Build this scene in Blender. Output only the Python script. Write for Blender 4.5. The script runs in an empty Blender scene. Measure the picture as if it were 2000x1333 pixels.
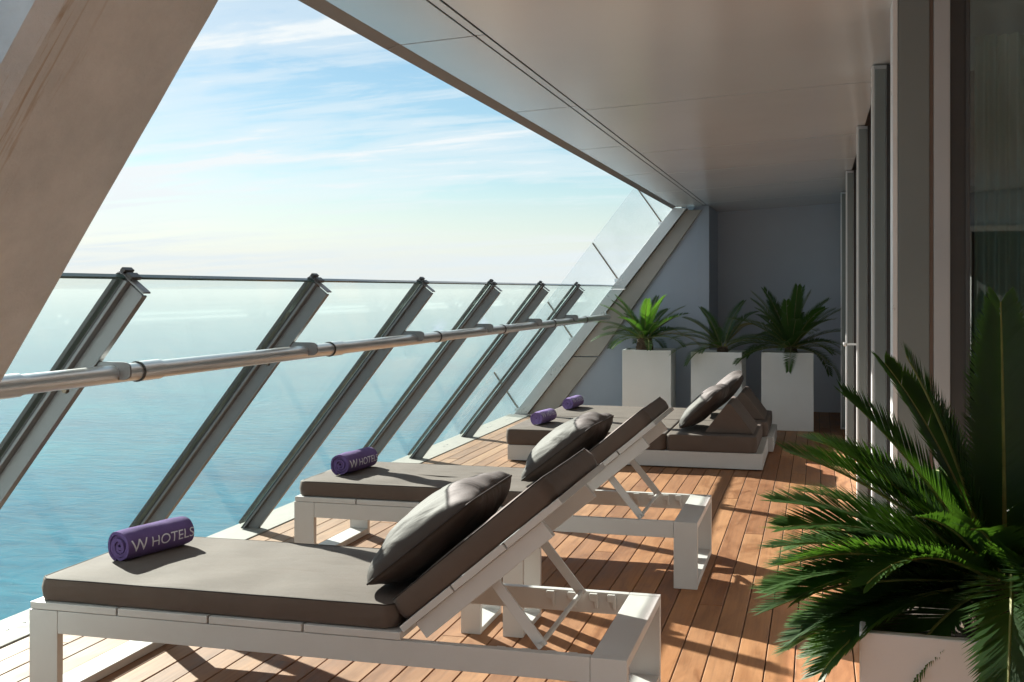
import bpy, bmesh, math, random
from math import sin, cos, pi, radians, tan, sqrt, atan2
from mathutils import Vector, Matrix, noise as mnoise

random.seed(7)
R = radians
SC = bpy.context.scene
COL = SC.collection

# ------------------------------------------------------------------ camera
cam_d = bpy.data.cameras.new('camera')
cam_d.sensor_width = 36.0
cam_d.lens = 39.6
cam_d.shift_y = -0.05025
cam_d.clip_start = 0.05
cam_d.clip_end = 200000.0
cam = bpy.data.objects.new('camera', cam_d)
cam.location = (0, 0, 1.5)
cam.rotation_euler = (R(90), 0, R(15.134))
COL.objects.link(cam)
SC.camera = cam

# ------------------------------------------------------------------ sky
SUN_EL = R(28.5)
SUN_DIR = Vector((-0.76 * cos(SUN_EL), 0.65 * cos(SUN_EL), sin(SUN_EL))).normalized()   # towards the sun
SUN_AZ = atan2(SUN_DIR.x, SUN_DIR.y)

w = bpy.data.worlds.new('World')
SC.world = w
w.use_nodes = True
nt = w.node_tree
nt.nodes.clear()


def N(nt, kind, **kw):
    n = nt.nodes.new(kind)
    for k, v in kw.items():
        if k == 'inp':
            for kk, vv in v.items():
                n.inputs[kk].default_value = vv
        else:
            setattr(n, k, v)
    return n


def ramp(nt, stops, interp='EASE'):
    n = nt.nodes.new('ShaderNodeValToRGB')
    n.color_ramp.interpolation = interp
    e = n.color_ramp.elements
    while len(e) < len(stops):
        e.new(0.5)
    for i, (p, c) in enumerate(stops):
        e[i].position = p
        e[i].color = (c[0], c[1], c[2], 1) if not isinstance(c, (int, float)) else (c, c, c, 1)
    return n


L = nt.links.new
sky = N(nt, 'ShaderNodeTexSky', sky_type='NISHITA', sun_disc=False, sun_elevation=SUN_EL,
        sun_rotation=SUN_AZ, air_density=1.0, dust_density=0.25, ozone_density=2.5, altitude=50)
tc = N(nt, 'ShaderNodeTexCoord')
sep = N(nt, 'ShaderNodeSeparateXYZ')
L(tc.outputs['Generated'], sep.inputs[0])
zz = N(nt, 'ShaderNodeMath', operation='MAXIMUM', inp={1: 0.0})
L(sep.outputs['Z'], zz.inputs[0])
za = N(nt, 'ShaderNodeMath', operation='ADD', inp={1: 0.10})
L(zz.outputs[0], za.inputs[0])
dx = N(nt, 'ShaderNodeMath', operation='DIVIDE')
dy = N(nt, 'ShaderNodeMath', operation='DIVIDE')
L(sep.outputs['X'], dx.inputs[0]); L(za.outputs[0], dx.inputs[1])
L(sep.outputs['Y'], dy.inputs[0]); L(za.outputs[0], dy.inputs[1])
cmb = N(nt, 'ShaderNodeCombineXYZ')
L(dx.outputs[0], cmb.inputs[0]); L(dy.outputs[0], cmb.inputs[1])
def cloud_layer(rot, scl, loc, **noise):
    m_ = N(nt, 'ShaderNodeMapping')
    m_.inputs['Rotation'].default_value = (0, 0, R(rot))
    m_.inputs['Scale'].default_value = scl
    m_.inputs['Location'].default_value = loc
    L(cmb.outputs[0], m_.inputs['Vector'])
    n_ = N(nt, 'ShaderNodeTexNoise', inp=noise)
    L(m_.outputs[0], n_.inputs['Vector'])
    return n_.outputs['Fac']


def madd(a, k, b):
    n_ = N(nt, 'ShaderNodeMath', operation='MULTIPLY_ADD', inp={1: k})
    L(a, n_.inputs[0])
    if isinstance(b, float):
        n_.inputs[2].default_value = b
    else:
        L(b, n_.inputs[2])
    return n_.outputs[0]


broad = cloud_layer(-20, (0.30, 0.55, 1), (1.7, 0.4, 0), Scale=1.0, Detail=5.0, Roughness=0.5, Distortion=0.3)
wisp = cloud_layer(38, (0.34, 1.7, 1), (3.1, 2.4, 0), Scale=1.2, Detail=10.0, Roughness=0.60, Distortion=1.1)
curd = cloud_layer(15, (0.9, 1.6, 1), (0.3, 5.4, 0), Scale=2.6, Detail=8.0, Roughness=0.62, Distortion=0.6)
cover = madd(broad, 0.75, madd(wisp, 0.75, madd(curd, 0.35, -0.44)))
cr = ramp(nt, [(0.36, 0.05), (0.50, 0.46), (0.62, 1.0)])
L(cover, cr.inputs[0])
# a veil of thin high cloud over the clear sky, closing to an even pale haze at the horizon
hs = N(nt, 'ShaderNodeHueSaturation', inp={'Hue': 0.482, 'Saturation': 1.15, 'Value': 0.54})
L(sky.outputs[0], hs.inputs['Color'])
skymix = N(nt, 'ShaderNodeMix', data_type='RGBA')
skymix.inputs['B'].default_value = (4.8, 5.12, 5.25, 1)
L(cr.outputs[0], skymix.inputs['Factor'])
L(hs.outputs[0], skymix.inputs['A'])
hz = N(nt, 'ShaderNodeMapRange', interpolation_type='SMOOTHSTEP', inp={1: 0.0, 2: 0.10, 3: 0.90, 4: 0.0})
L(zz.outputs[0], hz.inputs[0])
skymix2 = N(nt, 'ShaderNodeMix', data_type='RGBA')
skymix2.inputs['B'].default_value = (4.2, 4.62, 4.72, 1)
L(hz.outputs[0], skymix2.inputs['Factor'])
L(skymix.outputs['Result'], skymix2.inputs['A'])
bg = N(nt, 'ShaderNodeBackground', inp={'Strength': 0.056})
L(skymix2.outputs['Result'], bg.inputs['Color'])
wo = N(nt, 'ShaderNodeOutputWorld')
L(bg.outputs[0], wo.inputs['Surface'])

# ------------------------------------------------------------------ sun
sd = bpy.data.lights.new('sun', 'SUN')
sd.energy = 4.4
sd.angle = R(0.53)
sd.color = (1.0, 0.945, 0.865)
sun = bpy.data.objects.new('sun', sd)
sun.rotation_euler = (-SUN_DIR).to_track_quat('-Z', 'Y').to_euler()
sun.location = (-20, 20, 20)
COL.objects.link(sun)

SC.view_settings.view_transform = 'Standard'
SC.view_settings.look = 'None'
SC.view_settings.exposure = 1.74
SC.view_settings.gamma = 1.0
SC.view_settings.use_curve_mapping = False
SC.cycles.use_denoising = True
SC.cycles.max_bounces = 10
SC.cycles.diffuse_bounces = 8
SC.cycles.transparent_max_bounces = 24
SC.cycles.volume_bounces = 1
SC.cycles.sample_clamp_indirect = 4.0


# ------------------------------------------------------------------ materials
def mat(name):
    m = bpy.data.materials.new(name)
    m.use_nodes = True
    t = m.node_tree
    t.nodes.clear()
    out = t.nodes.new('ShaderNodeOutputMaterial')
    b = t.nodes.new('ShaderNodeBsdfPrincipled')
    t.links.new(b.outputs[0], out.inputs['Surface'])
    return m, t, b, out


def simple(name, col, rough=0.5, metal=0.0, var=0.12, scale=6.0, bump=0.0, bscale=80.0, spec=0.5, stretch=None, rvar=0.1):
    m, t, b, out = mat(name)
    l = t.links.new
    g = N(t, 'ShaderNodeNewGeometry')
    src = g.outputs['Position']
    if stretch:
        mp = N(t, 'ShaderNodeMapping')
        mp.inputs['Scale'].default_value = stretch
        l(src, mp.inputs['Vector'])
        src = mp.outputs[0]
    n = N(t, 'ShaderNodeTexNoise', inp={'Scale': scale, 'Detail': 7.0, 'Roughness': 0.6})
    l(src, n.inputs['Vector'])
    cr = ramp(t, [(0.3, tuple(c * (1 - var) for c in col)), (0.7, tuple(min(1, c * (1 + var)) for c in col))], 'LINEAR')
    l(n.outputs['Fac'], cr.inputs[0])
    l(cr.outputs[0], b.inputs['Base Color'])
    rr = N(t, 'ShaderNodeMapRange', inp={1: 0.3, 2: 0.7, 3: max(0.02, rough - rvar), 4: min(1, rough + rvar)})
    l(n.outputs['Fac'], rr.inputs[0])
    l(rr.outputs[0], b.inputs['Roughness'])
    b.inputs['Metallic'].default_value = metal
    b.inputs['Specular IOR Level'].default_value = spec
    if bump:
        n3 = N(t, 'ShaderNodeTexNoise', inp={'Scale': bscale, 'Detail': 4.0})
        l(src, n3.inputs['Vector'])
        bp = N(t, 'ShaderNodeBump', inp={'Strength': bump, 'Distance': 0.01})
        l(n3.outputs['Fac'], bp.inputs['Height'])
        l(bp.outputs[0], b.inputs['Normal'])
    return m


def wood_material():
    m, t, b, out = mat('hardwood_decking')
    l = t.links.new
    g = N(t, 'ShaderNodeNewGeometry')
    oi = N(t, 'ShaderNodeObjectInfo')
    off = N(t, 'ShaderNodeMath', operation='MULTIPLY', inp={1: 37.0})
    l(oi.outputs['Random'], off.inputs[0])
    cmb = N(t, 'ShaderNodeCombineXYZ')
    l(off.outputs[0], cmb.inputs[2]); l(off.outputs[0], cmb.inputs[1])
    add = N(t, 'ShaderNodeVectorMath', operation='ADD')
    l(g.outputs['Position'], add.inputs[0]); l(cmb.outputs[0], add.inputs[1])
    mp = N(t, 'ShaderNodeMapping')
    mp.inputs['Scale'].default_value = (26, 1.1, 26)
    l(add.outputs[0], mp.inputs['Vector'])
    grain = N(t, 'ShaderNodeTexNoise', inp={'Scale': 1.6, 'Detail': 9.0, 'Roughness': 0.65, 'Distortion': 0.6})
    l(mp.outputs[0], grain.inputs['Vector'])
    mp2 = N(t, 'ShaderNodeMapping')
    mp2.inputs['Scale'].default_value = (7, 2.2, 7)
    l(add.outputs[0], mp2.inputs['Vector'])
    blot = N(t, 'ShaderNodeTexNoise', inp={'Scale': 1.0, 'Detail': 5.0, 'Roughness': 0.6, 'Distortion': 1.2})
    l(mp2.outputs[0], blot.inputs['Vector'])
    base = ramp(t, [(0.0, (0.225, 0.092, 0.040)), (0.35, (0.30, 0.137, 0.060)), (0.62, (0.355, 0.178, 0.085)), (0.85, (0.33, 0.145, 0.058)), (1.0, (0.41, 0.225, 0.118))], 'LINEAR')
    l(oi.outputs['Random'], base.inputs[0])
    gr = ramp(t, [(0.25, 0.62), (0.5, 0.98), (0.8, 1.18)], 'LINEAR')
    l(grain.outputs['Fac'], gr.inputs[0])
    m1 = N(t, 'ShaderNodeMix', data_type='RGBA', blend_type='MULTIPLY')
    m1.inputs['Factor'].default_value = 0.75
    l(base.outputs[0], m1.inputs['A']); l(gr.outputs[0], m1.inputs['B'])
    br = ramp(t, [(0.3, (0.62, 0.52, 0.45)), (0.5, (0.98, 0.96, 0.94)), (0.72, (1.2, 1.2, 1.16))], 'LINEAR')
    l(blot.outputs['Fac'], br.inputs[0])
    m2 = N(t, 'ShaderNodeMix', data_type='RGBA', blend_type='MULTIPLY')
    m2.inputs['Factor'].default_value = 0.85
    l(m1.outputs['Result'], m2.inputs['A']); l(br.outputs[0], m2.inputs['B'])
    # grazing sheen painted paler towards the sea edge, richer near the building
    sp = N(t, 'ShaderNodeSeparateXYZ')
    l(g.outputs['Position'], sp.inputs[0])
    sheen_fade = N(t, 'ShaderNodeMapRange', inp={1: -0.9, 2: -3.2, 3: 0.0, 4: 0.6})
    l(sp.outputs['X'], sheen_fade.inputs[0])
    m3 = N(t, 'ShaderNodeMix', data_type='RGBA')
    grey = N(t, 'ShaderNodeMix', data_type='RGBA', blend_type='MULTIPLY')
    grey.inputs['Factor'].default_value = 1.0
    grey.inputs['A'].default_value = (0.265, 0.190, 0.132, 1)
    l(gr.outputs[0], grey.inputs['B'])
    l(sheen_fade.outputs[0], m3.inputs['Factor'])
    l(m2.outputs['Result'], m3.inputs['A']); l(grey.outputs['Result'], m3.inputs['B'])
    l(m3.outputs['Result'], b.inputs['Base Color'])
    rr = N(t, 'ShaderNodeMapRange', inp={1: 0.3, 2: 0.7, 3: 0.48, 4: 0.68})
    l(blot.outputs['Fac'], rr.inputs[0])
    l(rr.outputs[0], b.inputs['Roughness'])
    b.inputs['Specular IOR Level'].default_value = 0.2
    bp = N(t, 'ShaderNodeBump', inp={'Strength': 0.25, 'Distance': 0.004})
    l(grain.outputs['Fac'], bp.inputs['Height'])
    l(bp.outputs[0], b.inputs['Normal'])
    return m


def glass_material(name, tint=(0.93, 0.97, 0.955), veil=0.035, veilcol=(0.72, 0.80, 0.78), rough=0.0, ior=1.5):
    m, t, b, out = mat(name)
    l = t.links.new
    t.nodes.remove(b)
    tr = N(t, 'ShaderNodeBsdfTransparent', inp={'Color': (*tint, 1)})
    gl = N(t, 'ShaderNodeBsdfGlossy', inp={'Roughness': rough, 'Color': (0.95, 1.0, 0.98, 1)})
    df = N(t, 'ShaderNodeBsdfDiffuse', inp={'Color': (*veilcol, 1)})
    dt = N(t, 'ShaderNodeBsdfTranslucent', inp={'Color': (*veilcol, 1)})
    dm = N(t, 'ShaderNodeMixShader', inp={0: 0.5})
    l(df.outputs[0], dm.inputs[1]); l(dt.outputs[0], dm.inputs[2])
    g = N(t, 'ShaderNodeNewGeometry')
    n = N(t, 'ShaderNodeTexNoise', inp={'Scale': 2.3, 'Detail': 6.0, 'Roughness': 0.65})
    l(g.outputs['Position'], n.inputs['Vector'])
    mr = N(t, 'ShaderNodeMapRange', inp={1: 0.35, 2: 0.7, 3: veil * 0.6, 4: veil * 1.5})
    l(n.outputs['Fac'], mr.inputs[0])
    mx0 = N(t, 'ShaderNodeMixShader')
    l(mr.outputs[0], mx0.inputs[0]); l(tr.outputs[0], mx0.inputs[1]); l(dm.outputs[0], mx0.inputs[2])
    # reflectance of a thin pane, the same from both sides (Schlick)
    f0 = ((ior - 1) / (ior + 1)) ** 2
    fg = 0.25 if ior < 1.45 else 1.0    # coated balustrade glass mirrors less at low angles
    lw = N(t, 'ShaderNodeLayerWeight', inp={'Blend': 0.5})
    pw = N(t, 'ShaderNodeMath', operation='POWER', inp={1: 5.0})
    l(lw.outputs['Facing'], pw.inputs[0])
    fr = N(t, 'ShaderNodeMath', operation='MULTIPLY_ADD', inp={1: fg * (1 - f0), 2: f0})
    l(pw.outputs[0], fr.inputs[0])
    mx = N(t, 'ShaderNodeMixShader')
    l(fr.outputs[0], mx.inputs[0]); l(mx0.outputs[0], mx.inputs[1]); l(gl.outputs[0], mx.inputs[2])
    l(mx.outputs[0], out.inputs['Surface'])
    return m


def leaf_material(name, dark, light, trans, tfac=0.4):
    m, t, b, out = mat(name)
    l = t.links.new
    g = N(t, 'ShaderNodeNewGeometry')
    oi = N(t, 'ShaderNodeObjectInfo')
    n = N(t, 'ShaderNodeTexNoise', inp={'Scale': 9.0, 'Detail': 3.0})
    l(g.outputs['Position'], n.inputs['Vector'])
    ad = N(t, 'ShaderNodeMath', operation='MULTIPLY_ADD', inp={1: 0.6, 2: 0.0})
    l(n.outputs['Fac'], ad.inputs[0])
    ad2 = N(t, 'ShaderNodeMath', operation='MULTIPLY_ADD', inp={1: 0.45})
    l(oi.outputs['Random'], ad2.inputs[0]); l(ad.outputs[0], ad2.inputs[2])
    cr = ramp(t, [(0.2, dark), (0.75, light)], 'LINEAR')
    l(ad2.outputs[0], cr.inputs[0])
    l(cr.outputs[0], b.inputs['Base Color'])
    b.inputs['Roughness'].default_value = 0.42
    b.inputs['Specular IOR Level'].default_value = 0.45
    tl = N(t, 'ShaderNodeBsdfTranslucent', inp={'Color': (*trans, 1)})
    mx = N(t, 'ShaderNodeMixShader', inp={0: tfac})
    l(b.outputs[0], mx.inputs[1]); l(tl.outputs[0], mx.inputs[2])
    l(mx.outputs[0], out.inputs['Surface'])
    return m


def fabric_material(name, col, rough=0.62, weave=900.0, bump=0.25, var=0.10, wrinkle=0.0, spec=0.12):
    m, t, b, out = mat(name)
    l = t.links.new
    g = N(t, 'ShaderNodeNewGeometry')
    n = N(t, 'ShaderNodeTexNoise', inp={'Scale': 5.0, 'Detail': 8.0, 'Roughness': 0.65})
    l(g.outputs['Position'], n.inputs['Vector'])
    cr = ramp(t, [(0.3, tuple(c * (1 - var) for c in col)), (0.7, tuple(c * (1 + var) for c in col))], 'LINEAR')
    l(n.outputs['Fac'], cr.inputs[0])
    l(cr.outputs[0], b.inputs['Base Color'])
    b.inputs['Roughness'].default_value = rough
    b.inputs['Specular IOR Level'].default_value = spec
    b.inputs['Sheen Weight'].default_value = 0.04
    b.inputs['Sheen Roughness'].default_value = 0.5
    n3 = N(t, 'ShaderNodeTexNoise', inp={'Scale': weave, 'Detail': 2.0})
    l(g.outputs['Position'], n3.inputs['Vector'])
    bp = N(t, 'ShaderNodeBump', inp={'Strength': bump, 'Distance': 0.002})
    l(n3.outputs['Fac'], bp.inputs['Height'])
    last = bp
    if wrinkle:
        mp = N(t, 'ShaderNodeMapping')
        mp.inputs['Rotation'].default_value = (0.2, 0.5, 0.6)
        mp.inputs['Scale'].default_value = (3.0, 9.0, 5.0)
        l(g.outputs['Position'], mp.inputs['Vector'])
        n4 = N(t, 'ShaderNodeTexNoise', inp={'Scale': 1.0, 'Detail': 3.0, 'Distortion': 0.8})
        l(mp.outputs[0], n4.inputs['Vector'])
        b2 = N(t, 'ShaderNodeBump', inp={'Strength': wrinkle, 'Distance': 0.03})
        l(n4.outputs['Fac'], b2.inputs['Height'])
        l(bp.outputs[0], b2.inputs['Normal'])
        last = b2
    l(last.outputs[0], b.inputs['Normal'])
    return m


def concrete_material():
    m, t, b, out = mat('weathered_concrete')
    l = t.links.new
    g = N(t, 'ShaderNodeNewGeometry')
    n = N(t, 'ShaderNodeTexNoise', inp={'Scale': 3.0, 'Detail': 10.0, 'Roughness': 0.7})
    l(g.outputs['Position'], n.inputs['Vector'])
    cr = ramp(t, [(0.28, (0.53, 0.60, 0.64)), (0.5, (0.64, 0.71, 0.75)), (0.72, (0.74, 0.81, 0.85))], 'LINEAR')
    l(n.outputs['Fac'], cr.inputs[0])
    # rust-brown water streaks running down along the near arris
    mp = N(t, 'ShaderNodeMapping')
    mp.inputs['Rotation'].default_value = (0, R(33.6), 0)
    mp.inputs['Scale'].default_value = (3.0, 34.0, 0.9)
    l(g.outputs['Position'], mp.inputs['Vector'])
    st = N(t, 'ShaderNodeTexNoise', inp={'Scale': 1.6, 'Detail': 6.0, 'Roughness': 0.6, 'Distortion': 0.5})
    l(mp.outputs[0], st.inputs['Vector'])
    sr = ramp(t, [(0.54, 0.0), (0.66, 0.8)], 'LINEAR')
    l(st.outputs['Fac'], sr.inputs[0])
    sp = N(t, 'ShaderNodeSeparateXYZ')
    l(g.outputs['Position'], sp.inputs[0])
    yr = N(t, 'ShaderNodeMapRange', inp={1: 2.25, 2: 2.44, 3: 1.0, 4: 0.0})
    l(sp.outputs['Y'], yr.inputs[0])
    fm = N(t, 'ShaderNodeMath', operation='MULTIPLY')
    l(sr.outputs[0], fm.inputs[0]); l(yr.outputs[0], fm.inputs[1])
    mx = N(t, 'ShaderNodeMix', data_type='RGBA')
    mx.inputs['B'].default_value = (0.34, 0.24, 0.13, 1)
    l(fm.outputs[0], mx.inputs['Factor']); l(cr.outputs[0], mx.inputs['A'])
    l(mx.outputs['Result'], b.inputs['Base Color'])
    b.inputs['Roughness'].default_value = 0.85
    n3 = N(t, 'ShaderNodeTexNoise', inp={'Scale': 60.0, 'Detail': 8.0, 'Roughness': 0.7})
    l(g.outputs['Position'], n3.inputs['Vector'])
    bp = N(t, 'ShaderNodeBump', inp={'Strength': 0.5, 'Distance': 0.012})
    l(n3.outputs['Fac'], bp.inputs['Height'])
    l(bp.outputs[0], b.inputs['Normal'])
    return m


def sea_material():
    m, t, b, out = mat('sea_water')
    l = t.links.new
    g = N(t, 'ShaderNodeNewGeometry')
    mp = N(t, 'ShaderNodeMapping')
    mp.inputs['Rotation'].default_value = (0, 0, R(-12))
    mp.inputs['Scale'].default_value = (0.05, 0.11, 1)
    l(g.outputs['Position'], mp.inputs['Vector'])
    big = N(t, 'ShaderNodeTexNoise', inp={'Scale': 0.12, 'Detail': 6.0, 'Roughness': 0.6})
    l(mp.outputs[0], big.inputs['Vector'])
    rip = N(t, 'ShaderNodeTexNoise', inp={'Scale': 1.6, 'Detail': 7.0, 'Roughness': 0.62, 'Distortion': 0.4})
    l(mp.outputs[0], rip.inputs['Vector'])
    cr = ramp(t, [(0.32, (0.001, 0.092, 0.162)), (0.5, (0.002, 0.128, 0.200)), (0.68, (0.004, 0.162, 0.228))], 'LINEAR')
    l(big.outputs['Fac'], cr.inputs[0])
    rr = ramp(t, [(0.35, (0.62, 0.68, 0.72)), (0.62, (1.25, 1.20, 1.16))], 'LINEAR')
    l(rip.outputs['Fac'], rr.inputs[0])
    mm = N(t, 'ShaderNodeMix', data_type='RGBA', blend_type='MULTIPLY')
    mm.inputs['Factor'].default_value = 0.7
    l(cr.outputs[0], mm.inputs['A']); l(rr.outputs[0], mm.inputs['B'])
    l(mm.outputs['Result'], b.inputs['Base Color'])
    b.inputs['Roughness'].default_value = 0.07
    b.inputs['IOR'].default_value = 1.33
    b.inputs['Specular IOR Level'].default_value = 0.09   # choppy water mirrors less of the sky at low angles
    bp = N(t, 'ShaderNodeBump', inp={'Strength': 1.0, 'Distance': 0.34})
    l(rip.outputs['Fac'], bp.inputs['Height'])
    l(bp.outputs[0], b.inputs['Normal'])
    return m


M = dict(
    wood=wood_material(),
    sea=sea_material(),
    concrete=concrete_material(),
    under=simple('deck_void', (0.03, 0.027, 0.025), 0.9),
    trim=simple('pale_stone_edging', (0.25, 0.24, 0.215), 0.75, var=0.15, scale=9, bump=0.15),
    soffit=simple('satin_soffit_panel', (0.84, 0.845, 0.84), 0.22, metal=0.28, var=0.03, scale=0.8, rvar=0.015),
    reveal=simple('soffit_shadow_gap', (0.05, 0.042, 0.038), 0.7),
    lip=simple('soffit_drip_edge', (0.24, 0.22, 0.20), 0.5, metal=0.3),
    wallgrey=simple('blue_grey_wall_panel', (0.38, 0.42, 0.49), 0.55, var=0.05, scale=1.2),
    wallback=simple('dark_grey_wall_panel', (0.54, 0.59, 0.67), 0.55, var=0.05, scale=1.2),
    capmetal=simple('brushed_cap_metal', (0.56, 0.56, 0.55), 0.33, metal=0.55, var=0.06, scale=4),
    bevelpanel=simple('taupe_return_panel', (0.40, 0.36, 0.32), 0.5, var=0.07, scale=3),
    postmetal=simple('grey_painted_steel', (0.19, 0.192, 0.195), 0.42, metal=0.35, var=0.08, scale=7, bump=0.05),
    postdark=simple('dark_gasket', (0.035, 0.032, 0.030), 0.5),
    steel=simple('satin_stainless', (0.74, 0.74, 0.73), 0.33, metal=0.85, var=0.04, scale=4, rvar=0.03),
    bolt=simple('bronze_bolt', (0.20, 0.15, 0.11), 0.35, metal=0.8),
    glass=glass_material('balustrade_glass', tint=(0.93, 0.972, 0.955), veil=0.008, ior=1.20),
    finglass=glass_material('frosted_screen_glass', tint=(0.86, 0.89, 0.90), veil=0.16, veilcol=(0.66, 0.69, 0.71)),
    glassedge=simple('green_glass_edge', (0.055, 0.095, 0.090), 0.12, var=0.1),
    white=simple('white_powder_coat', (0.54, 0.53, 0.515), 0.42, var=0.03, scale=5),
    planter=simple('matt_white_planter', (0.80, 0.80, 0.785), 0.55, var=0.04, scale=3, bump=0.04, bscale=40),
    soil=simple('potting_soil', (0.045, 0.032, 0.022), 0.95, var=0.5, scale=60, bump=0.8, bscale=60),
    mattress=fabric_material('taupe_outdoor_fabric', (0.108, 0.080, 0.065), 0.78, wrinkle=0.16, spec=0.24),
    pillow=fabric_material('brown_pillow_fabric', (0.058, 0.046, 0.040), 0.68, wrinkle=0.5, spec=0.24),
    piping=fabric_material('dark_piping', (0.040, 0.032, 0.028), 0.6),
    towel=fabric_material('purple_terry_cloth', (0.135, 0.085, 0.225), 0.95, weave=420.0, bump=0.9, var=0.22),
    towelpale=fabric_material('lilac_terry_cloth', (0.25, 0.17, 0.40), 0.95, weave=420.0, bump=0.9, var=0.40),
    print=fabric_material('lilac_woven_lettering', (0.74, 0.72, 0.78), 0.9, weave=420.0, bump=0.6, var=0.12),
    leaf=leaf_material('cycad_leaflet', (0.016, 0.048, 0.012), (0.045, 0.110, 0.022), (0.085, 0.21, 0.015), 0.36),
    drygreen=leaf_material('dry_leaflet', (0.22, 0.20, 0.06), (0.42, 0.34, 0.12), (0.45, 0.34, 0.08), 0.4),
    rachis=simple('leaf_stalk', (0.20, 0.21, 0.055), 0.5, var=0.25, scale=30),
    trunk=simple('scaly_cycad_trunk', (0.10, 0.062, 0.036), 0.9, var=0.5, scale=40, bump=0.9, bscale=70),
    facade=simple('grey_green_aluminium', (0.20, 0.22, 0.212), 0.40, metal=0.25, var=0.05, scale=2),
    facade2=simple('mid_grey_aluminium', (0.46, 0.475, 0.48), 0.40, metal=0.25, var=0.05, scale=2),
    facadeblue=simple('light_grey_aluminium', (0.55, 0.56, 0.58), 0.35, metal=0.25, var=0.05, scale=2),
    facadedark=simple('dark_aluminium', (0.06, 0.058, 0.055), 0.4, metal=0.2),
    edgewhite=simple('lit_edge_white_frame', (0.78, 0.78, 0.77), 0.35, metal=0.1, var=0.04),  # sunlight on facade edges put into the colour; also the white door frames
    seal=simple('brown_sealant', (0.20, 0.15, 0.12), 0.7),
    windowglass=glass_material('window_glass', tint=(0.62, 0.70, 0.68), veil=0.01, ior=2.0),
    doorglass=glass_material('door_glass', tint=(0.32, 0.35, 0.34), veil=0.01, rough=0.08, ior=1.8),
    interior=simple('dim_interior', (0.10, 0.10, 0.10), 0.7),
    curtain=simple('sheer_curtain', (0.62, 0.70, 0.66), 0.8, var=0.1),
)


# ------------------------------------------------------------------ mesh helpers
class MB:
    def __init__(s):
        s.v = []; s.f = []; s.mi = []

    def add(s, verts, faces, mi=0):
        o = len(s.v)
        s.v += [tuple(v) for v in verts]
        s.f += [tuple(i + o for i in f) for f in faces]
        s.mi += [mi] * len(faces)
        return s

    def box(s, x0, x1, y0, y1, z0, z1, mx=None, mi=0):
        vs = [Vector((x, y, z)) for z in (z0, z1) for y in (y0, y1) for x in (x0, x1)]
        if mx is not None:
            vs = [mx @ v for v in vs]
        return s.add(vs, [(0, 2, 3, 1), (4, 5, 7, 6), (0, 1, 5, 4), (2, 6, 7, 3), (0, 4, 6, 2), (1, 3, 7, 5)], mi)

    def prism_y(s, poly, y0, y1, mi=0, mx=None):
        """polygon in XZ (counter-clockwise seen from -Y), extruded along Y"""
        n = len(poly)
        vs = [Vector((p[0], y0, p[1])) for p in poly] + [Vector((p[0], y1, p[1])) for p in poly]
        if mx is not None:
            vs = [mx @ v for v in vs]
        fs = [tuple(range(n)), tuple(range(2 * n - 1, n - 1, -1))]
        fs += [(i, i + n, (i + 1) % n + n, (i + 1) % n) for i in range(n)]
        return s.add(vs, fs, mi)

    def tube(s, p0, p1, r0, r1=None, n=16, caps=True, mi=0):
        r1 = r0 if r1 is None else r1
        p0 = Vector(p0); p1 = Vector(p1)
        d = (p1 - p0).normalized()
        a = d.cross(Vector((0, 0, 1)))
        if a.length < 1e-3:
            a = d.cross(Vector((1, 0, 0)))
        a.normalize(); b = d.cross(a)
        vs = []
        for p, r in ((p0, r0), (p1, r1)):
            vs += [p + a * (r * cos(2 * pi * i / n)) + b * (r * sin(2 * pi * i / n)) for i in range(n)]
        fs = [(i, (i + 1) % n, (i + 1) % n + n, i + n) for i in range(n)]
        if caps:
            fs += [tuple(range(n - 1, -1, -1)), tuple(range(n, 2 * n))]
        return s.add(vs, fs, mi)

    def mesh(s, name, mats, bevel=0.0, smooth=False, segs=2, angle=None):
        me = bpy.data.meshes.new(name)
        me.from_pydata(s.v, [], s.f)
        for m in (mats if isinstance(mats, (list, tuple)) else [mats]):
            me.materials.append(m)
        for p, k in zip(me.polygons, s.mi):
            p.material_index = k
        bm = bmesh.new(); bm.from_mesh(me)
        bmesh.ops.recalc_face_normals(bm, faces=bm.faces)
        if bevel:
            es = [e for e in bm.edges if len(e.link_faces) == 2 and e.calc_face_angle(0) > 0.5]
            bmesh.ops.bevel(bm, geom=es, offset=bevel, segments=segs, profile=0.6, affect='EDGES', clamp_overlap=True)
        bm.to_mesh(me); bm.free()
        if smooth:
            for p in me.polygons:
                p.use_smooth = True
            if angle:
                me.set_sharp_from_angle(angle=angle)
        return me

    def build(s, name, mats, parent=None, bevel=0.0, smooth=False, segs=2, angle=None):
        return link(name, s.mesh(name, mats, bevel, smooth, segs, angle), parent)


def link(name, data, parent=None):
    o = bpy.data.objects.new(name, data)
    COL.objects.link(o)
    o.parent = parent
    return o


def thing(name, label, cat, loc=(0, 0, 0), rz=0.0, group=None):
    o = link(name, None)
    o.empty_display_size = 0.2
    o.location = loc
    o.rotation_euler = (0, 0, rz)
    return tag(o, label, cat, group)


def tag(o, label, cat, group=None):
    o['label'] = label
    o['category'] = cat
    if group:
        o['group'] = group
    return o


def structure(o):
    o['kind'] = 'structure'
    return o


def box(name, m, parent, x0, x1, y0, y1, z0, z1, bevel=0.0, mx=None):
    return MB().box(x0, x1, y0, y1, z0, z1, mx).build(name, m, parent, bevel)


def copy_tree(o, parent=None):
    c = o.copy()
    COL.objects.link(c)
    c.parent = parent
    for ch in list(o.children):
        copy_tree(ch, c)
    return c


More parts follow.
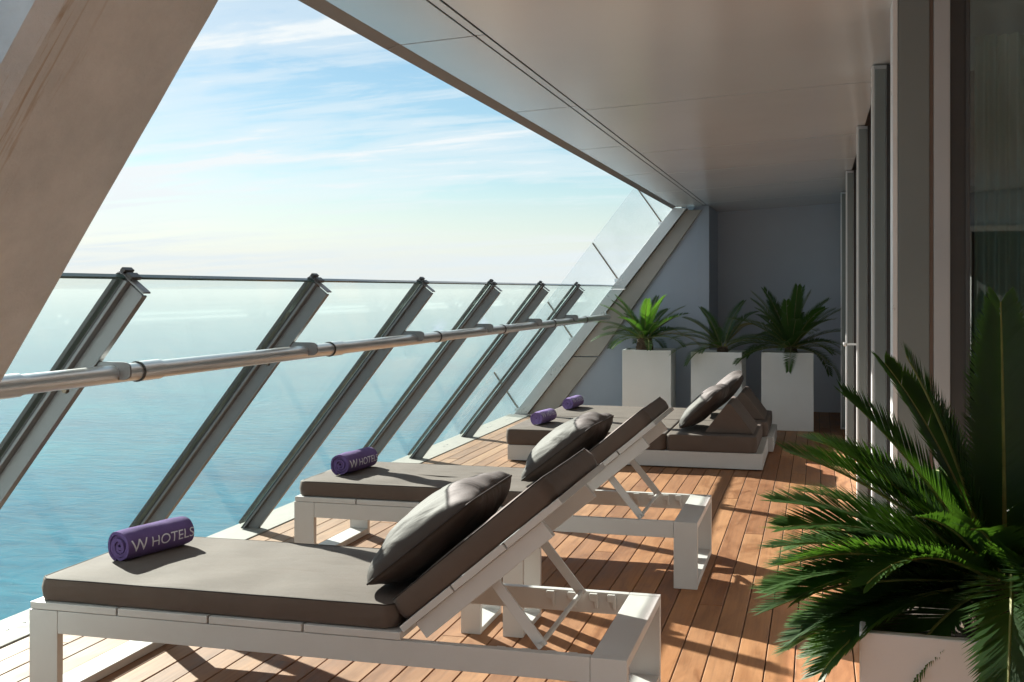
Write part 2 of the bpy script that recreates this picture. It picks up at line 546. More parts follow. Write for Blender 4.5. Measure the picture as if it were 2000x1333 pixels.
# ------------------------------------------------------------------ sea and air
SEA_Z = -62.0
sb = MB()
rs = [0, 400, 1500, 6000, 60000]
sb.add([(-60000, -60000, SEA_Z), (60000, -60000, SEA_Z), (60000, 60000, SEA_Z), (-60000, 60000, SEA_Z)], [(0, 1, 2, 3)])
sea = structure(sb.build('sea', M['sea']))

hm = bpy.data.materials.new('sea_haze')
hm.use_nodes = True
ht = hm.node_tree
ht.nodes.clear()
ho = ht.nodes.new('ShaderNodeOutputMaterial')
pv = ht.nodes.new('ShaderNodeVolumePrincipled')
pv.inputs['Color'].default_value = (0.68, 0.67, 0.645, 1)
pv.inputs['Density'].default_value = 0.00019
pv.inputs['Anisotropy'].default_value = 0.0
ht.links.new(pv.outputs[0], ho.inputs['Volume'])
haze = MB().box(-61000, 61000, -61000, 61000, SEA_Z - 1.0, 3.6).build('haze', hm)
haze['kind'] = 'stuff'

# ------------------------------------------------------------------ deck
EDGE = -3.5            # sea-side edge of the terrace
SL = R(38.0)           # lean of the sloping side
T = Vector((sin(SL), 0, cos(SL)))            # up the slope
NIN = Vector((cos(SL), 0, -sin(SL)))         # from the glass into the terrace
deck = structure(MB().box(EDGE + 0.02, 1.6, -3.9, 15.0, -0.30, -0.034).build('deck', M['under']))
PITCH = 0.1146
x = EDGE + 0.115
# lines between boards measured in the photograph: one at X = 0.0 + phase
phase = (-0.6577) % PITCH
x0 = math.ceil((EDGE + 0.10 - phase) / PITCH) * PITCH + phase
row = 0
pm_cache = {}
rnd = random.Random(11)
xs = x0
while xs < 1.45:
    y = -1.4 - rnd.random() * 2.0
    yend = 14.6 if xs < 0.30 else 4.4
    while y < yend:
        ln = rnd.choice((2.4, 3.0, 3.6, 4.2))
        y1 = y + ln
        if y1 > yend - 0.5:
            y1 = yend
        ln = round(y1 - y, 3)
        if ln not in pm_cache:
            pm_cache[ln] = MB().box(0.0025, PITCH - 0.0025, 0.001, ln - 0.001, -0.03, 0.0).mesh('plank', M['wood'], bevel=0.002, segs=1)
        p = link('plank', pm_cache[ln], deck)
        p.location = (xs, y, rnd.uniform(-0.0012, 0.0006))
        y = y1
    xs += PITCH
edge = structure(MB().box(EDGE - 0.06, x0 - 0.004, -3.9, 13.04, -0.25, 0.006).build('deck_edge_strip', M['trim'], bevel=0.004))
sm = MB()
sm.tube((0, 0, 0), (0, 0, 0.0035), 0.008, n=8)
screw_mesh = sm.mesh('screw', M['steel'])
k = 0
yy = 4.2
while yy < 12.9:
    for dyv in (0.0, 0.11):
        s_ = link('screw', screw_mesh, edge)
        s_.location = (EDGE + 0.065, yy + dyv, 0.006)
    yy += 0.75

# ------------------------------------------------------------------ ceiling
def ceil_z(x):
    return 2.445 + (x + 1.6) * 0.0574


CA = math.atan(0.0574)
ceiling = structure(MB().add([], []).box(-1.56, 1.6, -3.9, 15.0, ceil_z(1.6) + 0.07, ceil_z(1.6) + 0.36).build('ceiling', M['reveal']))
# backing sheet follows the slope of the soffit
MB().prism_y([(-1.60, ceil_z(-1.60) + 0.06), (1.6, ceil_z(1.6) + 0.06), (1.6, ceil_z(1.6) + 0.2), (-1.60, ceil_z(-1.6) + 0.2)], -3.9, 14.9).build('backing_sheet', M['reveal'], ceiling)


def soffit(x0, x1, y0, y1, name='ceiling_panel', m='soffit', dz=0.0, th=0.003):
    g = 0.007
    x0 += 0.002; x1 -= 0.002; y0 += g; y1 -= g
    MB().prism_y([(x0, ceil_z(x0) + dz), (x1, ceil_z(x1) + dz), (x1, ceil_z(x1) + dz + th), (x0, ceil_z(x0) + dz + th)], y0, y1).build(name, M[m], ceiling)


ys = [-3.9, -1.6, 1.0, 3.4, 5.97, 7.95, 9.42, 11.05, 12.75, 14.6]
for a, b_ in zip(ys, ys[1:]):
    soffit(-1.210, 0.30 if a > 4 else 1.3, a, b_)
yo = [-3.9, -1.5, 0.6, 2.4, 4.1, 5.82, 7.5, 9.3, 11.05, 12.75, 13.05]
for a, b_ in zip(yo, yo[1:]):
    soffit(-1.555, -1.257, a, b_)
    soffit(-1.252, -1.216, a, b_, 'ceiling_strip')
    MB().prism_y([(-1.615, ceil_z(-1.6) - 0.012), (-1.558, ceil_z(-1.558) + 0.006), (-1.558, ceil_z(-1.56) + 0.05), (-1.635, ceil_z(-1.6) + 0.05)], a + 0.002, b_ - 0.002).build('drip_edge', M['lip'], ceiling)
# sloping outer fascia above the edge
MB().prism_y([(-1.635, ceil_z(-1.6) + 0.05), (-1.5, ceil_z(-1.6) + 0.05), (-1.30, ceil_z(-1.6) + 0.42), (-1.36, ceil_z(-1.6) + 0.42)], -3.9, 13.0).build('fascia', M['capmetal'], ceiling)

# ------------------------------------------------------------------ end wall with its sloping edge
EY = 13.05
ew = thing('end_wall', 'blue grey end wall with sloping seaward edge behind the white planters', 'wall', (0, EY, 0))


def sl(z, off=0.0):
    """x on the slope line at height z, moved inwards by off (measured along x)"""
    return EDGE + z * tan(SL) + off


zt = 2.42
MB().prism_y([(sl(0.0, 0.25), 0.0), (-1.20, 0.0), (-1.20, ceil_z(-1.2) + 0.02), (sl(zt, 0.25), zt + 0.04)], 0.10, 0.55).build('wall_panel', M['wallgrey'], ew)
box('corner_panel', M['wallgrey'], ew, -1.335, -1.196, 0.085, 1.26, 0.0, ceil_z(-1.2), 0.004)
# taupe return panels along the slope, in two lengths with an open joint
for za_, zb_ in ((0.0, 0.70), (0.712, 2.42)):
    MB().prism_y([(sl(za_, 0.155), za_), (sl(za_, 0.455), za_), (sl(zb_, 0.455 if zb_ < 2 else 0.33), zb_), (sl(zb_, 0.155), zb_)], 0.055, 0.30).build('return_panel', M['bevelpanel'], ew, bevel=0.002, segs=1)
# metal cap, two lengths
for za_, zb_, pr_ in ((0.0, 1.50, 0.0), (1.508, 2.44, -0.018)):
    MB().prism_y([(sl(za_, -0.01), za_), (sl(za_, 0.15), za_), (sl(zb_, 0.15), zb_), (sl(zb_, -0.01), zb_)], 0.0 + pr_, 0.32).build('slope_cap', M['capmetal'], ew, bevel=0.003, segs=1)
# recessed back wall on the building side
bwall = tag(MB().box(-1.196, 0.60, 14.30, 14.6, 0.0, 2.62).build('back_wall', M['wallback']), 'dark grey recessed wall at the far end beside the facade', 'wall')

# frosted glass screen rising outside the sloping edge
fin = thing('glass_screen', 'frosted glass screen panels rising along the sloping edge of the end wall', 'screen', (0, EY + 0.12, 0))
FO = Vector((-cos(SL), 0, sin(SL)))   # out of the slope
def slope_pt(s, o):
    p = Vector((EDGE, 0, 0)) + T * s + FO * o
    return (p.x, p.z)
fs = [-1.0, 0.05, 1.14, 2.03, 2.87, 3.9]
for a, b_ in zip(fs, fs[1:]):
    sk = 0.20   # joints are not square to the slope
    pts = [slope_pt(a + 0.006, 0.0), slope_pt(b_ - 0.006, 0.0), slope_pt(b_ - 0.006 + 0.16, 0.54), slope_pt(a + 0.006 + 0.16, 0.54)]
    pane = MB().prism_y(pts, 0.0, 0.018).build('glass_pane', M['finglass'], fin)
    q = [slope_pt(b_ - 0.007, 0.0), slope_pt(b_ + 0.007, 0.0), slope_pt(b_ + 0.167, 0.53), slope_pt(b_ + 0.153, 0.53)]
    MB().prism_y(q, -0.012, 0.026).build('joint_bar', M['bolt'], fin)
    c0 = slope_pt(b_, 0.015)
    box('clip', M['steel'], fin, c0[0] - 0.04, c0[0] + 0.05, -0.03, 0.0, c0[1] - 0.02, c0[1] + 0.02, 0.004)

# ------------------------------------------------------------------ facade on the building side
floor_label = ['next to the big column', 'second from the big column', 'third from the big column', 'beside the far wall corner']
facade_posts = [(5.52, 0.10), (7.55, 0.10), (10.35, 0.12), (12.6, 0.12)]
for i, (py, th) in enumerate(facade_posts):
    t_ = thing('facade_post', 'grey aluminium facade post, ' + floor_label[i], 'post', (0.25, py, 0), 0, 'facade posts between the glass doors')
    zc = ceil_z(0.25) - 0.004
    mm = [M['facade2'], M['facadeblue']][i >= 2]
    box('post_body', mm, t_, 0.008, 0.20, 0.0, th, 0.0, zc, 0.003)
    box('lit_edge', M['edgewhite'], t_, 0.0, 0.0075, 0.002, th - 0.002, 0.0, zc)  # thin post edge, its sunlight painted as a paler colour
    box('gasket', M['postdark'], t_, 0.065, 0.085, -0.006, -0.0005, 0.0, zc)
    box('front_cover', M['facade'], t_, 0.012, 0.062, -0.010, -0.0005, 0.02, zc - 0.02, 0.002)

door_label = ['glass door between the big column and the nearest facade post', 'glass door behind the nearest facade post',
              'glass door with a pull handle further along the facade', 'farthest glass door next to the dark end wall']
door_span = [(4.46, 5.51), (5.63, 7.54), (7.66, 10.34), (10.48, 12.59)]
for i, (a, b_) in enumerate(door_span):
    d_ = thing('glass_door', door_label[i], 'door', (0.345, a, 0))
    ln = b_ - a
    zc = ceil_z(0.25) - 0.03
    box('frame', M['facadeblue'], d_, 0.0, 0.06, 0.005, 0.085, 0.0, zc, 0.003)
    box('frame', M['facadeblue'], d_, 0.0, 0.06, ln - 0.085, ln - 0.005, 0.0, zc, 0.003)
    box('top_rail', M['facadeblue'], d_, 0.002, 0.058, 0.085, ln - 0.085, zc - 0.09, zc - 0.002, 0.003)
    box('bottom_rail', M['facadeblue'], d_, 0.002, 0.058, 0.085, ln - 0.085, 0.0, 0.09, 0.003)
    box('pane', M['doorglass'], d_, 0.022, 0.034, 0.084, ln - 0.084, 0.088, zc - 0.088)
    if i == 2:
        h = box('handle', M['steel'], d_, -0.125, -0.10, ln - 0.42, ln - 0.16, 1.02, 1.045, 0.006)
        box('handle_stem', M['steel'], h, -0.10, 0.0, ln - 0.30, ln - 0.28, 1.024, 1.041)
# last bay up to the back wall
lastbay = tag(MB().box(0.33, 0.42, 12.74, 14.28, 0.0, ceil_z(0.3) - 0.005).build('corner_wall', M['facadeblue'], bevel=0.003), 'light grey narrow wall closing the facade at the far corner', 'wall')

colm = thing('facade_column', 'wide grey green clad column beside the corner window', 'column', (0.0, 4.30, 0))
zc = 2.66
box('cladding_panel', M['facade'], colm, 0.285, 0.392, 0.0, 0.14, 0.0, zc, 0.003)
box('lit_edge', M['edgewhite'], colm, 0.266, 0.2835, 0.004, 0.135, 0.0, zc, 0.002)  # sunlit column edge, the light put into its pale colour
box('sealant_joint', M['seal'], colm, 0.393, 0.405, 0.012, 0.13, 0.0, zc)
box('cladding_panel', M['facade2'], colm, 0.406, 0.462, 0.002, 0.15, 0.0, zc, 0.003)
box('reveal', M['facadedark'], colm, 0.463, 0.52, 0.03, 0.15, 0.0, zc, 0.002)

# corner window: a pane turned slightly, reflecting the terrace
win = thing('corner_window', 'dark reflecting corner window with curtain behind it at the right edge', 'window', (0.518, 4.335, 0), R(-7.1))
box('frame', M['facadedark'], win, 0.0, 0.014, -0.02, 0.06, 0.0, 2.66, 0.002)
box('pane', M['windowglass'], win, 0.014, 1.10, 0.0, 0.012, 0.03, 2.64)
box('frame', M['facadedark'], win, 1.10, 1.16, -0.02, 0.06, 0.0, 2.66, 0.002)
box('sill', M['facadedark'], win, 0.014, 1.10, -0.015, 0.05, 0.0, 0.03, 0.002)

cb = MB()
cv = []
nfold = 90
for i in range(nfold + 1):
    u_ = i / nfold
    xx = 0.60 + u_ * 0.34
    yy = 4.75 + 0.022 * sin(u_ * 52) + 0.012 * sin(u_ * 23 + 1)
    cv.append((xx, yy))
vs = [(x_, y_, 0.03) for x_, y_ in cv] + [(x_ * 0.97 + 0.02, y_ + 0.01, 2.5) for x_, y_ in cv]
cb.add(vs, [(i, i + 1, i + 1 + nfold + 1, i + nfold + 1) for i in range(nfold)])
cur = tag(cb.build('curtain', M['curtain'], smooth=True), 'pale sheer curtain hanging behind the corner window', 'curtain')
structure(MB().box(0.62, 4.2, 14.0, 14.2, -0.05, 2.9).build('interior_wall', M['interior']))
structure(MB().box(4.2, 4.3, 3.6, 14.2, -0.05, 2.9).build('interior_side_wall', M['interior']))
structure(MB().box(0.46, 4.2, 4.5, 14.2, -0.06, -0.005).build('interior_floor', M['interior']))
structure(MB().box(1.62, 4.2, 3.6, 14.2, 2.70, 2.9).build('interior_ceiling', M['interior']))
# building side behind the camera, seen only as a reflection
structure(MB().box(1.62, 1.9, -3.9, 4.2, 0.0, 2.9).build('building_wall', M['facade2']))

rw = structure(link('rear_wall', None))     # behind the viewer, mirrored in the corner window
rw.location = (0, -3.92, 0)
box('wall_panel', M['wallback'], rw, -1.0, 1.62, -0.25, 0.0, 0.0, 2.62)
for a in (-0.55, 0.02, 0.55):
    box('door_frame', M['edgewhite'], rw, a, a + 0.06, 0.001, 0.06, 0.0, 2.1, 0.003)
box('door_frame', M['edgewhite'], rw, -0.55, 0.61, 0.002, 0.058, 2.101, 2.16, 0.003)
box('door_pane', M['facadedark'], rw, -0.49, 0.55, 0.001, 0.02, 0.02, 2.10)

# ------------------------------------------------------------------ leaning concrete column on the left
LN = 0.665
cx = lambda z, o=0.0: -2.325 + (z - 1.21) * LN + o
cm = MB()
nz, ny = 60, 8
y0c, y1c = 2.21, 2.80
ch = 0.045
rr_ = random.Random(3)
sect = [(0.0, y0c + ch), (0.0, y1c), (-0.62, y1c), (-0.62, y0c), (-ch * 0.9, y0c)]
rows = []
for i in range(nz + 1):
    z = -0.6 + i * (4.3 + 0.6) / nz
    ring = []
    for j, (ox, oy) in enumerate(sect):
        jx = jy = 0.0
        if j == 1 and 1.6 < z < 2.4:
            jy = -abs(mnoise.noise(Vector((z * 9, 3.1, 0)))) * 0.016
        if j in (0, 4):
            jx = mnoise.noise(Vector((z * 3, j, 0))) * 0.004
        ring.append((cx(z, ox) + jx, oy + jy, z))
    rows.append(ring)
ns = len(sect)
vv = [p for r_ in rows for p in r_]
ff = []
for i in range(nz):
    for j in range(ns):
        ff.append((i * ns + j, i * ns + (j + 1) % ns, (i + 1) * ns + (j + 1) % ns, (i + 1) * ns + j))
ff.append(tuple(range(ns))); ff.append(tuple(range(nz * ns, nz * ns + ns)))
cm.add(vv, ff)
tag(cm.build('concrete_column', M['concrete']), 'leaning pale concrete column with rust stains at the left edge', 'column')

# ------------------------------------------------------------------ balustrade posts
GT = 1.54                         # height of the top edge of the glass
SLEN = GT / cos(SL)
MS = Matrix(((T.x, 0, NIN.x), (0, 1, 0), (T.z, 0, NIN.z))).to_4x4()   # local (s along slope, y, inwards) -> local xyz


def make_post():
    r_ = thing('balustrade_post', 'x', 'post', (EDGE, 0, 0), 0, 'leaning balustrade posts along the terrace edge')
    top = SLEN + 0.005
    def b(name, m, s0, s1, y0, y1, o0, o1, bev=0.0015, parent=r_):
        # trim the foot so that it stands on the deck edge
        mb = MB()
        f = lambda o: max(s0, (o * sin(SL)) / cos(SL) + 0.004) if s0 <= 0 else s0
        vs = [MS @ Vector(p) for p in ((f(o0), y0, o0), (s1, y0, o0), (f(o0), y1, o0), (s1, y1, o0), (f(o1), y0, o1), (s1, y0, o1), (f(o1), y1, o1), (s1, y1, o1))]
        mb.add(vs, [(0, 2, 3, 1), (4, 5, 7, 6), (0, 1, 5, 4), (2, 6, 7, 3), (0, 4, 6, 2), (1, 3, 7, 5)])
        return mb.build(name, m, parent, bev, segs=1)
    b('web', M['postmetal'], 0, top - 0.01, -0.006, 0.006, 0.030, 0.088)
    b('outer_flange', M['postmetal'], 0, top, -0.036, 0.036, 0.018, 0.0295)
    b('inner_flange', M['postmetal'], 0, top - 0.01, -0.015, 0.015, 0.0885, 0.097)
    b('gasket', M['postdark'], 0, top - 0.004, -0.034, 0.034, 0.0095, 0.0175, 0)
    b('outer_clamp', M['postdark'], 0.03, top, -0.03, 0.03, -0.026, -0.0095)
    b('top_cap', M['postmetal'], top + 0.0005, top + 0.007, -0.022, 0.022, -0.026, 0.0968)
    # glass clamp ends standing proud of the top
    b('clamp_tip', M['postdark'], top + 0.0105, top + 0.026, -0.028, 0.028, -0.022, -0.004)
    b('clamp_tip', M['postdark'], top + 0.0105, top + 0.024, -0.030, 0.030, 0.006, 0.034)
    # rail bracket: a level plate with a rounded nose
    hz = 1.212
    xs_ = hz * tan(SL)
    pts = []
    x_a, x_b = xs_ + 0.09, 1.148 + 0.075
    for i in range(9):
        a = -pi / 2 + pi * i / 8
        pts.append((x_b - 0.03 + 0.03 * cos(a), 0.022 * sin(a)))
    poly = [(x_a - 0.01, -0.022)] + pts + [(x_a + 0.03, 0.022)]
    MB().prism_y([(p[0], hz - 0.002 + p[1] + (0.018 if p[1] > 0 else 0.0)) for p in poly], -0.005, 0.005).build('rail_bracket', M['postmetal'], r_, 0.001, segs=1)
    for sg in (-1, 1):
        p = MS @ Vector(((hz + 0.01) / cos(SL) - 0.05, 0, 0.055))
        MB().tube((p.x, sg * 0.006, p.z), (p.x, sg * 0.018, p.z), 0.013, 0.010, n=12).build('bolt', M['bolt'], r_, smooth=True, angle=R(40))
    return r_


post_y = [3.40, 4.90, 6.40, 7.90, 9.42, 10.93]
pl = ['nearest leaning balustrade post, beside the concrete column', 'second leaning balustrade post from the concrete column',
      'third leaning balustrade post from the concrete column', 'fourth leaning balustrade post from the concrete column',
      'fifth leaning balustrade post, beside the daybeds', 'farthest leaning balustrade post, nearest the end wall']
proto = make_post()
for i, y in enumerate(post_y):
    o = proto if i == 0 else copy_tree(proto)
    o.location = (EDGE, y, 0)
    o['label'] = pl[i]

gl_y = [1.9] + post_y + [13.0]
gls = ['glass balustrade panel partly behind the concrete column', 'glass balustrade panel between the first and second posts',
       'glass balustrade panel between the second and third posts', 'glass balustrade panel between the third and fourth posts',
       'glass balustrade panel between the fourth and fifth posts', 'glass balustrade panel between the fifth and sixth posts',
       'last glass balustrade panel running up to the end wall']
for i, (a, b_) in enumerate(zip(gl_y, gl_y[1:])):
    g_ = thing('glass_balustrade', gls[i], 'balustrade', (EDGE, a, 0), 0, 'glass balustrade panels')
    ln = b_ - a
    MB().box(-0.02, SLEN, 0.004, ln - 0.004, -0.009, 0.009, MS).build('pane', M['glass'], g_)
    MB().box(SLEN + 0.0005, SLEN + 0.010, 0.004, ln - 0.004, -0.0095, 0.0095, MS).build('polished_edge', M['glassedge'], g_, 0.001, segs=1)

# handrail
hr = thing('handrail', 'long satin steel tube handrail running along the glass balustrade', 'handrail', (-2.352, 2.3, 1.21))
slv = [2.86, 3.62, 5.27, 6.92, 8.47, 10.2, 11.7]
MB().tube((0, 0, 0.0), (0, 12.99 - 2.3, -0.03), 0.032, n=24).build('tube', M['steel'], hr, smooth=True, angle=R(40))
for y in slv:
    f = (y - 2.3) / 10.7 * -0.03
    s_ = MB().tube((0, y - 2.3 - 0.07, f), (0, y - 2.3 + 0.06, f), 0.0365, n=24).build('sleeve', M['steel'], hr, smooth=True, angle=R(40))
    MB().tube((0, y - 2.3 - 0.078, f), (0, y - 2.3 - 0.0705, f), 0.0375, n=24).build('ring', M['postdark'], s_, smooth=True, angle=R(40))
MB().tube((0, 10.55, -0.03), (0, 10.55, 0.045), 0.006, n=8).build('peg', M['steel'], hr)


# ------------------------------------------------------------------ cushions
def rounded_slab(x0, x1, y0, y1, z0, z1, r=0.02, crown=0.006, nx=40, ny=24, seed=0, wr=0.004, mx=None):
    """soft slab: closed grid box with rounded edges, slightly crowned and wrinkled top"""
    bm = bmesh.new()
    def soft(u):
        return u
    def pt(u, v, side):
        return None
    # top and bottom grids joined by a rounded side strip
    prof = []
    k = 5
    for i in range(k + 1):
        a = pi / 2 * i / k
        prof.append((1 - cos(a), sin(a)))
    rings = []
    cxm, cym = (x0 + x1) / 2, (y0 + y1) / 2
    hx, hy = (x1 - x0) / 2, (y1 - y0) / 2
    def outline(off, n=26):
        pts = []
        rc = 0.03
        ex, ey = hx - off, hy - off
        def seg(ax, ay, bx, by, n):
            for i in range(n):
                f = i / n
                pts.append((ax + (bx - ax) * f, ay + (by - ay) * f))
        cs = [(ex - rc, -ey), (ex, -ey + rc), (ex, ey - rc), (ex - rc, ey), (-ex + rc, ey), (-ex, ey - rc), (-ex, -ey + rc), (-ex + rc, -ey)]
        ns_ = [2, n, 2, n * 2, 2, n, 2, n * 2]
        for j in range(8):
            a, b = cs[j], cs[(j + 1) % 8]
            seg(a[0], a[1], b[0], b[1], ns_[j])
        return pts
    zlev = []
    for i in range(4):
        a = pi / 2 * i / 3
        zlev.append((z0 + r * (1 - sin(a)) if False else z0 + r * (1 - cos(a)), r * (1 - sin(a))))
    zlev = [(z0, r * 0.8), (z0 + r * 0.25, r * 0.25), (z0 + r, 0.0), ((z0 + z1) / 2, -0.004), (z1 - r, 0.0), (z1 - r * 0.3, r * 0.22), (z1, r * 0.75)]
    verts = []
    n_out = None
    for (z, off) in zlev:
        o = outline(off)
        n_out = len(o)
        verts.append([bm.verts.new((cxm + p[0], cym + p[1], z)) for p in o])
    for i in range(len(verts) - 1):
        for j in range(n_out):
            bm.faces.new((verts[i][j], verts[i][(j + 1) % n_out], verts[i + 1][(j + 1) % n_out], verts[i + 1][j]))
    # inner rings of the top
    last = verts[-1]
    inner = [0.012, 0.03, 0.06, 0.10, 0.16, 0.23, 0.31]
    for q in inner:
        off = r * 0.75 + q
        if off > min(hx, hy) - 0.035:
            break
        o = outline(off)
        f = min(1, q / 0.2)
        ring = [bm.verts.new((cxm + p[0], cym + p[1], z1 + crown * (1 - (1 - f) ** 2))) for p in o]
        for j in range(n_out):
            bm.faces.new((last[j], last[(j + 1) % n_out], ring[(j + 1) % n_out], ring[j]))
        last = ring
    bm.faces.new(last)
    bm.faces.new(list(reversed(verts[0])))
    for v in bm.verts:
        if v.co.z > z1 - r * 0.5:
            p = v.co
            e = min(1.0, min(hx - abs(p.x - cxm), hy - abs(p.y - cym)) / 0.05)
            v.co.z += wr * e * mnoise.noise(Vector((p.x * 4.1 + p.y * 2.0 + seed * 7, p.y * 6.0 - p.x * 1.5, seed)))
        else:
            p = v.co
            d = 0.0025 * mnoise.noise(Vector((p.x * 5 + seed, p.y * 5, p.z * 14)))
            v.co.y += d * (1 if p.y > cym else -1)
    bmesh.ops.recalc_face_normals(bm, faces=bm.faces)
    if mx is not None:
        bm.transform(mx)
    me = bpy.data.meshes.new('cushion')
    bm.to_mesh(me); bm.free()
    for p in me.polygons:
        p.use_smooth = True
    me.materials.append(M['mattress'])
    return me


def piping_loop(pts, r=0.0035, n=6):
    mb = MB()
    N_ = len(pts)
    vs = []
    for i in range(N_):
        p = Vector(pts[i]); d = (Vector(pts[(i + 1) % N_]) - Vector(pts[i - 1])).normalized()
        a = d.cross(Vector((0.1, 0.2, 1))).normalized(); b = d.cross(a)
        vs += [p + a * (r * cos(2 * pi * k / n)) + b * (r * sin(2 * pi * k / n)) for k in range(n)]
    fs = []
    for i in range(N_):
        for k in range(n):
            fs.append((i * n + k, i * n + (k + 1) % n, ((i + 1) % N_) * n + (k + 1) % n, ((i + 1) % N_) * n + k))
    mb.add(vs, fs)
    return mb


def pillow_meshes(w, h, tt, tb, seed):
    """pillow lying in local XY (x = across h, y = width w), thickness tt above and tb below"""
    n = 34
    bm = bmesh.new()
    rows = {}
    def sq(u, v):
        # pinch the sides a little, leave pointed corners
        px = u * (1 - 0.035 * (1 - v * v)) * (1 - 0.075 * v ** 8); py = v * (1 - 0.035 * (1 - u * u)) * (1 - 0.075 * u ** 8)
        return px, py
    for side in (1, -1):
        for i in range(n + 1):
            for j in range(n + 1):
                u = sin(pi / 2 * (2 * i / n - 1)); v = sin(pi / 2 * (2 * j / n - 1))
                edge = i in (0, n) or j in (0, n)
                if edge and side == -1:
                    rows[(side, i, j)] = rows[(1, i, j)]
                    continue
                px, py = sq(u, v)
                prof = ((1 - abs(u) ** 2.3) * (1 - abs(v) ** 2.3)) ** 0.50 if not edge else 0.0
                t = tt if side == 1 else tb
                z = side * t * prof
                # folds that run in from the edges and corners
                e = (1 - prof) * prof * 4
                z += side * e * 0.010 * mnoise.noise(Vector((u * 3.2 + seed, v * 7.5, seed * 3.7 + side)))
                z += side * e * 0.006 * sin(9 * v + 5 * u * side + seed) * abs(u)
                z += side * prof * 0.012 * mnoise.noise(Vector((u * 1.4, v * 1.7 + seed, side * 2)))
                rows[(side, i, j)] = bm.verts.new((px * h / 2, py * w / 2, z))
    for side in (1, -1):
        for i in range(n):
            for j in range(n):
                q = [rows[(side, i, j)], rows[(side, i + 1, j)], rows[(side, i + 1, j + 1)], rows[(side, i, j + 1)]]
                if side == -1:
                    q.reverse()
                bm.faces.new(q)
    loop = []
    idx = [(i, 0) for i in range(n)] + [(n, j) for j in range(n)] + [(i, n) for i in range(n, 0, -1)] + [(0, j) for j in range(n, 0, -1)]
    loop = [rows[(1, i, j)].co.copy() for i, j in idx]
    # skip crowding near the corners
    keep = [loop[0]]
    for p in loop[1:]:
        if (p - keep[-1]).length > 0.008:
            keep.append(p)
    bmesh.ops.recalc_face_normals(bm, faces=bm.faces)
    me = bpy.data.meshes.new('pillow_body')
    bm.to_mesh(me); bm.free()
    for p in me.polygons:
        p.use_smooth = True
    me.materials.append(M['pillow'])
    return me, piping_loop(keep, 0.0042)


def make_pillow(label, x, y, z, ang, w, h, tt, tb, seed, rz=0.0):
    t_ = thing('pillow', label, 'pillow', (x, y, z), 0, 'dark brown scatter pillows')
    t_.rotation_euler = (0, -ang, rz)
    me, pp = pillow_meshes(w, h, tt, tb, seed)
    link('cover', me, t_)
    pp.build('piping', M['piping'], t_, smooth=True)
    return t_


def edge_piping(x0, x1, y0, y1, z, parent, mx=None, ins=0.004, rc=0.03):
    a, b, c, d = x0 + ins, x1 - ins, y0 + ins, y1 - ins
    pts = []
    for (ax, ay, bx, by) in ((a + rc, c, b - rc, c), (b, c + rc, b, d - rc), (b - rc, d, a + rc, d), (a, d - rc, a, c + rc)):
        n = max(6, int(((bx - ax) ** 2 + (by - ay) ** 2) ** 0.5 / 0.05))
        for i in range(n + 1):
            f = i / n
            x_, y_ = ax + (bx - ax) * f, ay + (by - ay) * f
            pts.append((x_, y_, z + 0.0015 * mnoise.noise(Vector((x_ * 6, y_ * 6, z)))))
    if mx is not None:
        pts = [mx @ Vector(p_) for p_ in pts]
    return piping_loop(pts, 0.0030).build('piping', M['piping'], parent, smooth=True)


